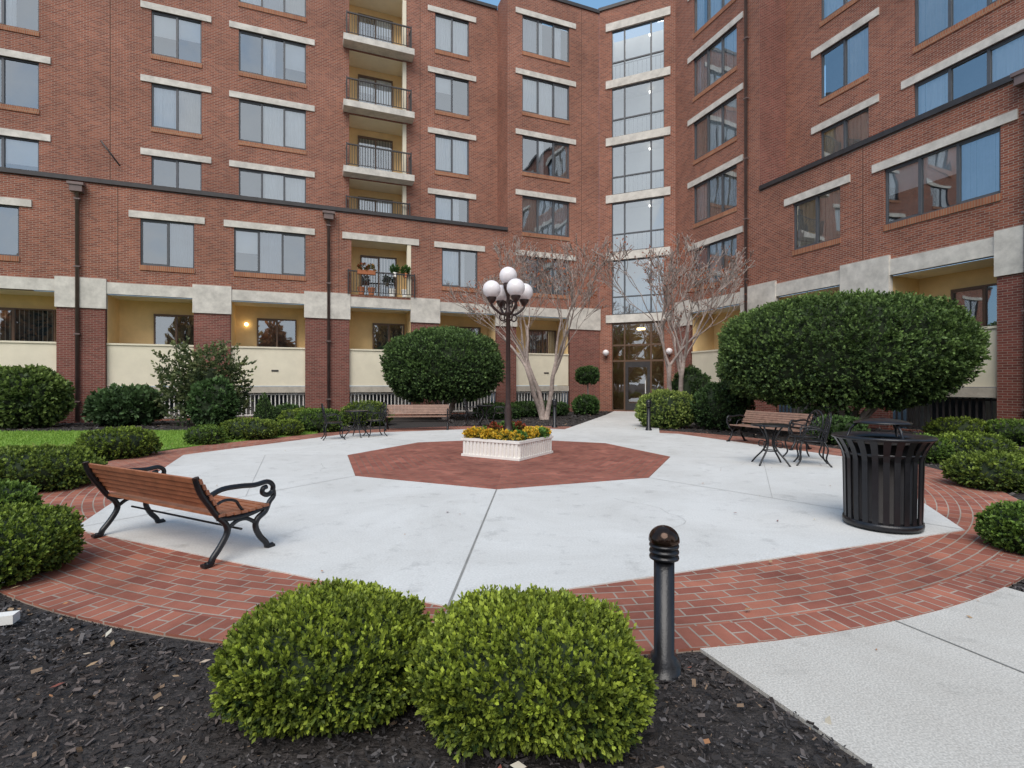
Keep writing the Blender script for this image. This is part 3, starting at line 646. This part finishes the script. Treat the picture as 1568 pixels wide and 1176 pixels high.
# ------------------------------------------------------------------ FURNITURE
def bench(name,x,y,f,wood,wid=1.85,zs=.93):
    l=math.hypot(*f); f=(f[0]/l,f[1]/l); fr=Fr(x,y,(f[1],-f[0]),f,.034,zs); e=empty(name); fm=MB(); wd=MB(); h=wid/2
    for sx in (-h+.03,h-.03):
        T=lambda pts,r,n=7: fm.tube(fr,[(sx,p[0],p[1]) for p in pts],r,BLACK,n)
        def sm(pts,k=4):
            o=[]
            P=[pts[0]]+list(pts)+[pts[-1]]
            for i in range(1,len(P)-2):
                for j in range(k):
                    t=j/k; o.append(tuple(.5*((2*P[i][c])+(-P[i-1][c]+P[i+1][c])*t+(2*P[i-1][c]-5*P[i][c]+4*P[i+1][c]-P[i+2][c])*t*t+(-P[i-1][c]+3*P[i][c]-3*P[i+1][c]+P[i+2][c])*t**3) for c in (0,1)))
            o.append(pts[-1]); return o
        T(sm([(-.39,.80),(-.35,.66),(-.27,.52),(-.21,.42),(-.14,.33),(-.13,.25),(-.19,.14),(-.25,.06),(-.27,.015),(-.31,.012)]),.026)
        T(sm([(.25,.42),(.22,.36),(.15,.31),(.13,.24),(.17,.14),(.23,.06),(.25,.015),(.30,.012)]),.026)
        T(sm([(-.21,.40),(-.1,.375),(.05,.375),(.18,.40),(.26,.42)]),.024)
        T(sm([(-.14,.27),(-.06,.33),(0,.345),(.06,.33),(.14,.27)]),.018)
        T(sm([(-.31,.60),(-.18,.655),(-.02,.655),(.12,.64),(.24,.65),(.30,.61),(.30,.55),(.25,.52),(.20,.545),(.205,.59),(.24,.60)]),.022)
        T(sm([(.30,.58),(.31,.50),(.27,.45),(.25,.41)]),.022)
        T(sm([(-.26,.50),(-.16,.55),(-.06,.53),(-.02,.47),(.03,.39)]),.013,5)
        for (a,b) in ((-.30,.0),(.27,.0)): fm.box(fr,sx-.03,sx+.03,a-.035,a+.035,.0,.025,BLACK)
    fm.tube(fr,[(-h+.03,0,.25),(h-.03,0,.25)],.010,BLACK,6)
    for i in range(7):
        yy=-.19+i*.068; z=.425-.012*math.sin(math.pi*i/6)
        wd.box(fr,-h,h,yy-.027,yy+.027,z-.01,z+.012,wood)
    for i in range(6):
        t=(i+.5)/6; yy=-.205-.165*t; z=.475+.31*t
        c=[(yy+p[0],z+p[1]) for p in [(-.010,-.022),(.014,-.018),(.0,.026),(-.023,.022)]]
        for j in range(4):
            a=c[j]; b=c[(j+1)%4]; wd.face([fr.P(-h,a[0],a[1]),fr.P(h,a[0],a[1]),fr.P(h,b[0],b[1]),fr.P(-h,b[0],b[1])],wood)
        for s in(-h,h): wd.face([fr.P(s,a[0],a[1]) for a in c],wood)
    fm.build('cast_iron_frame',e); wd.build('slats',e)
bench('park_bench',-3.08,4.78,(.466,.885),WOODS,1.8,.91)
bench('park_bench',-3.05,16.5,(.1,-1),WOODD,2.0,1)
bench('park_bench',6.1,12.3,(-.93,-.36),WOODD,1.9,1)
def bez(P,k=6):
    o=[]; P=[P[0]]+list(P)+[P[-1]]
    for i in range(1,len(P)-2):
        for j in range(k):
            t=j/k; o.append(tuple(.5*((2*P[i][c])+(-P[i-1][c]+P[i+1][c])*t+(2*P[i-1][c]-5*P[i][c]+4*P[i+1][c]-P[i+2][c])*t*t+(-P[i-1][c]+3*P[i][c]-3*P[i+1][c]+P[i+2][c])*t**3) for c in range(3)))
    o.append(P[-1]); return o
def chair(x,y,f):
    l=math.hypot(*f); f=(f[0]/l,f[1]/l); fr=Fr(x,y,(f[1],-f[0]),f,.034); m=MB()
    for sx in (-1,1):
        m.tube(fr,bez([(sx*.19,.17,.43),(sx*.24,.22,.3),(sx*.2,.2,.12),(sx*.25,.27,0)],4),.015,BLACK,6)
        m.tube(fr,bez([(sx*.17,-.17,.43),(sx*.22,-.22,.3),(sx*.18,-.2,.12),(sx*.22,-.28,0)],4),.015,BLACK,6)
        m.tube(fr,bez([(sx*.2,-.17,.43),(sx*.23,-.22,.62),(sx*.2,-.26,.82),(sx*.1,-.28,.92),(0,-.28,.95)],4),.015,BLACK,6)
        m.tube(fr,bez([(sx*.22,-.2,.62),(sx*.28,-.02,.66),(sx*.27,.12,.64),(sx*.22,.16,.55),(sx*.2,.15,.44)],4),.013,BLACK,6)
        for k in range(3):
            cx=sx*.09; cz=.53+.13*k; m.tube(fr,[(cx+.06*math.cos(a),-.2-.02*k,cz+.06*math.sin(a)) for a in [6.28*j/12 for j in range(12)]],.009,BLACK,5,closed=True)
    for k in range(4): 
        cz=.5+.12*k; m.tube(fr,[(.045*math.cos(a),-.2-.02*k,cz+.06*math.sin(a)) for a in [6.28*j/12 for j in range(12)]],.009,BLACK,5,closed=True)
    m.lathe(fr,0,0,[(.02,.43),(.24,.43),(.25,.445),(.24,.455),(.02,.45)],BLACK,20)
    return m.build('wrought_iron_chair')
def table(x,y):
    fr=Fr(x,y,z=.034); m=MB()
    m.lathe(fr,0,0,[(.02,.70),(.32,.70),(.335,.715),(.32,.73),(.02,.73)],BLACK,28)
    for k in range(4):
        a=1.57*k+.6; c,s=math.cos(a),math.sin(a)
        m.tube(fr,bez([(.22*c,.22*s,.70),(.12*c,.12*s,.55),(.07*c,.07*s,.4),(.14*c,.14*s,.25),(.28*c,.28*s,.1),(.36*c,.36*s,0)],4),.016,BLACK,6)
        m.tube(fr,bez([(.07*c,.07*s,.4),(.2*c,.2*s,.42),(.22*c,.22*s,.33),(.15*c,.15*s,.32)],4),.010,BLACK,5)
    m.tube(fr,[(.12*math.cos(a),.12*math.sin(a),.25) for a in [6.28*j/16 for j in range(16)]],.010,BLACK,5,closed=True)
    return m.build('bistro_table')
table(4.72,9.35); chair(5.45,9.3,(-.7,.3)); chair(5.75,10.1,(-1,-.1))
table(-4.3,14.2); chair(-4.75,13.6,(.6,.3)); chair(-3.85,14.4,(-.6,-.4))
table(-.95,17.9); chair(-1.4,18.1,(1,-.1)); chair(-.45,18.1,(-1,-.1))
def binn(x,y):
    fr=Fr(x,y,z=.034); m=MB(); n=24
    rb_=lambda z: .335+.012*(z/.7) if z<.7 else .347+.085*((z-.7)/.2)**1.6
    for i in range(n):
        a=2*math.pi*i/n; da=.075
        zs=[.04,.4,.7,.76,.82,.88,.91]
        for j in range(len(zs)-1):
            z0,z1=zs[j],zs[j+1]
            for rr in (0,-.012):
                m.face([fr.P((rb_(z)+rr)*math.cos(t),(rb_(z)+rr)*math.sin(t),z) for (t,z) in ((a-da,z0),(a+da,z0),(a+da,z1),(a-da,z1))],BLACK)
            for t in (a-da,a+da):
                m.face([fr.P((rb_(z)+rr)*math.cos(t),(rb_(z)+rr)*math.sin(t),z) for (rr,z) in ((0,z0),(-.012,z0),(-.012,z1),(0,z1))],BLACK)
    m.lathe(fr,0,0,[(.30,.02),(.345,.02),(.35,.05),(.345,.08),(.30,.08)],BLACK,40)
    m.lathe(fr,0,0,[(.318,.74),(.35,.74),(.362,.77),(.322,.77)],BLACK,40,False)
    m.lathe(fr,0,0,[(.25,.05),(.26,.86)],DARKMETAL,32)
    R=[(.415,.905),(.44,.905),(.452,.92),(.44,.937),(.40,.94),(.26,.90),(.26,.89),(.40,.925),(.415,.905)]
    m.lathe(fr,0,0,R,BLACK,48,False)
    for k in range(3):
        a=2.09*k+.5; m.tube(fr,[(.3*math.cos(a),.3*math.sin(a),.91),(.27*math.cos(a),.27*math.sin(a),1.0),(.2*math.cos(a),.2*math.sin(a),1.07)],.014,BLACK)
    m.lathe(fr,0,0,[(.01,1.115),(.10,1.108),(.20,1.09),(.25,1.07),(.25,1.06),(.01,1.06)],BLACK,36)
    return m.build('litter_bin')
binn(3.83,5.3)
def bollard(x,y,h=.75,r=.052,cap=COPPER,name='bollard'):
    m=MB(); s=r/.052; fr=Fr(x,y,z=.045); k=h/.75
    pr=[(.085*s,-.04),(.085*s,.02*k),(.068*s,.035*k),(.068*s,.05*k),(r,.06*k),(r,.56*k)]
    m.lathe(fr,0,0,pr,BLACK,32)
    pr=[(r,.56*k)]
    for i in range(3):
        z=.545+i*.03; pr+=[(.056*s,z*k),(.074*s,(z+.006)*k),(.076*s,(z+.013)*k),(.074*s,(z+.02)*k),(.056*s,(z+.026)*k)]
    m.lathe(fr,0,0,pr,BLACK,32,False)
    m.lathe(fr,0,0,[(.066*s,.63*k),(.078*s,.640*k)]+[(max(.001,.079*s*math.cos(t)),(.645+.075*math.sin(t))*k) for t in [j*math.pi/20 for j in range(11)]],cap,32)
    return m.build(name)
bollard(.79,2.66)
for (x,y) in ((1.45,17.4),(4.35,16.3)): bollard(x,y,1.0,.06,BLACK)
# planter + lamp
e=empty('flower_planter'); m=MB(); hw=.66
c_=math.radians(-77+45); u_=(math.cos(c_),math.sin(c_)); pf=Fr(-.08,10.6,u_,(-u_[1],u_[0]),.042); fr=pf
m.box(fr,-hw,hw,-hw,hw,.0,.34,WHITE)
m.box(fr,-hw-.035,hw+.035,-hw-.035,hw+.035,.32,.37,WHITE); m.box(fr,-hw-.03,hw+.03,-hw-.03,hw+.03,.004,.05,WHITE)
k=15
for i in range(k):
    x=-hw+(i+.5)*2*hw/k
    for s in (-1,1):
        m.box(fr,x-.024,x+.024,*(sorted((s*hw,s*(hw+.022)))),.05,.32,WHITE); m.box(fr,*(sorted((s*hw,s*(hw+.022)))),x-.024,x+.024,.05,.32,WHITE)
m.box(fr,-hw+.04,hw-.04,-hw+.04,hw-.04,.36,.38,SOIL)
m.build('planter_box',e)
rd=random.Random(3)
for i in range(44):
    side=i%4; t=rd.uniform(-.58,.58); o=rd.uniform(.4,.6); a,b=((t,o),(o,t),(t,-o),(-o,t))[side]
    x,y,_=pf.P(a,b,0); col=(.85,.55,.05) if rd.random()<.65 else ((.5,.04,.03) if rd.random()<.15 else (.16,.3,.06))
    shrub('flowers',x,y,.11,.11,.17,60,7,.05,.04,(.04,.1,.025),col,z0=.4,seed=200+i,parent=e,build_core=False,lw=.5,mixb=.2)
for i in range(8):
    x,y,_=pf.P(rd.uniform(-.35,.35),rd.uniform(-.35,.35),0)
    shrub('flowers',x,y,.12,.12,.27,60,7,.07,.05,(.04,.1,.025),(.45,.03,.03) if i%2 else (.14,.26,.06),z0=.4,seed=260+i,parent=e,build_core=False,lw=.5)
lp=MB(); lf=Fr(-.08,10.6)
lp.lathe(lf,0,0,[(.15,.4),(.15,.46),(.11,.5),(.09,.62),(.075,.66),(.07,1.0),(.06,1.05),(.05,1.1),(.045,2.9),(.06,2.93),(.075,2.97),(.06,3.01),(.04,3.05),(.035,3.3),(.055,3.38),(.08,3.44),(.10,3.50),(.1,3.58)],LAMPPOST,20)
lp.ball(lf,0,0,3.74,.185,GLOBE,28)
for k in range(4):
    a=math.radians(25+90*k); c,s=math.cos(a),math.sin(a); R=.37
    lp.tube(lf,bez([(0,0,2.98),(.14*c,.14*s,2.94),(.28*c,.28*s,3.02),(R*c,R*s,3.12),(R*c,R*s,3.2)],5),.026,LAMPPOST,7)
    lp.tube(lf,bez([(.03*c,.03*s,3.16),(.12*c,.12*s,3.22),(.2*c,.2*s,3.16),(.18*c,.18*s,3.07),(.12*c,.12*s,3.08)],4),.017,LAMPPOST,6)
    lp.tube(lf,bez([(.04*c,.04*s,2.84),(.14*c,.14*s,2.80),(.2*c,.2*s,2.88),(.16*c,.16*s,2.93)],4),.015,LAMPPOST,6)
    lp.lathe(lf,R*c,R*s,[(.02,3.14),(.05,3.16),(.085,3.22),(.10,3.25),(.1,3.285)],LAMPPOST,16)
    lp.ball(lf,R*c,R*s,3.43,.185,GLOBE,28)
lp.build('street_lamp')
e=empty('distant_trees')
for i in range(12):
    x=-45+i*8.5+rd.uniform(-2,2); y=-30+rd.uniform(-4,4); col=((.85,.36,.12),(.35,.36,.10),(.85,.55,.18))[i%3]
    shrub('crown',x,y,3.6,3.6,rd.uniform(8,13),900,6,.9,.65,(.28,.16,.06),col,bump=.25,seed=300+i,z0=1,parent=e,shell=.5,core=.5)
# ------------------------------------------------------------------ LIGHT, CAMERA
S=Vector((-.15,-.66,.88)).normalized()
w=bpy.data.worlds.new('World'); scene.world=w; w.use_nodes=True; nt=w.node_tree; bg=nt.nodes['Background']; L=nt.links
sky=nt.nodes.new('ShaderNodeTexSky'); sky.sky_type='NISHITA'; sky.sun_disc=False
sky.sun_elevation=math.asin(S.z); sky.sun_rotation=math.atan2(S.x,S.y); sky.air_density=1.0; sky.dust_density=1.0
# added blue brightens the sky; clouds added behind the camera brighten window reflections
blue_mix=N(nt,'ShaderNodeMix'); blue_mix.data_type='RGBA'; blue_mix.inputs[0].default_value=.55
L.new(sky.outputs[0],blue_mix.inputs[6]); blue_mix.inputs[7].default_value=(1.9,3.9,6.2,1)
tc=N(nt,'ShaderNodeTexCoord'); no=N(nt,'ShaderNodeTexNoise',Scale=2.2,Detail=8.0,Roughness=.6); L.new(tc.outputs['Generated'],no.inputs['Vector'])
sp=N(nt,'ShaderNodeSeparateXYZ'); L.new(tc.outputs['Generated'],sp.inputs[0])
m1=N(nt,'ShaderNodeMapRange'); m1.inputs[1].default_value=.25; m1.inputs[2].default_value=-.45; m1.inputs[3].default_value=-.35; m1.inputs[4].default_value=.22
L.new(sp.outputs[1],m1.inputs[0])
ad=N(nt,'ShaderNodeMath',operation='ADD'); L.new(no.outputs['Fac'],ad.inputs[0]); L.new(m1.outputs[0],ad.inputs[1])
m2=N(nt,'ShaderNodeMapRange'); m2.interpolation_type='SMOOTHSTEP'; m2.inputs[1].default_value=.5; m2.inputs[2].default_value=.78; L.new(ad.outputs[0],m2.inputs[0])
cl=N(nt,'ShaderNodeMix'); cl.data_type='RGBA'; L.new(m2.outputs[0],cl.inputs[0]); L.new(blue_mix.outputs[2],cl.inputs[6]); cl.inputs[7].default_value=(6.0,6.3,6.7,1)
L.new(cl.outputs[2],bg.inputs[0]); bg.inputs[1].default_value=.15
sl=bpy.data.lights.new('sun','SUN'); sl.energy=2.75; sl.angle=math.radians(45); sl.color=(1,.945,.875)
so=bpy.data.objects.new('sun',sl); scene.collection.objects.link(so); so.rotation_euler=(-S).to_track_quat('-Z','Y').to_euler(); so.location=(0,0,40)
cam=bpy.data.cameras.new('camera'); cam.lens=18; cam.sensor_width=36; cam.clip_end=1500
co=bpy.data.objects.new('camera',cam); scene.collection.objects.link(co); co.location=(0,0,1.5); co.rotation_euler=(math.radians(90),0,0)
scene.camera=co
scene.view_settings.view_transform='Standard'; scene.view_settings.look='None'; scene.view_settings.exposure=0
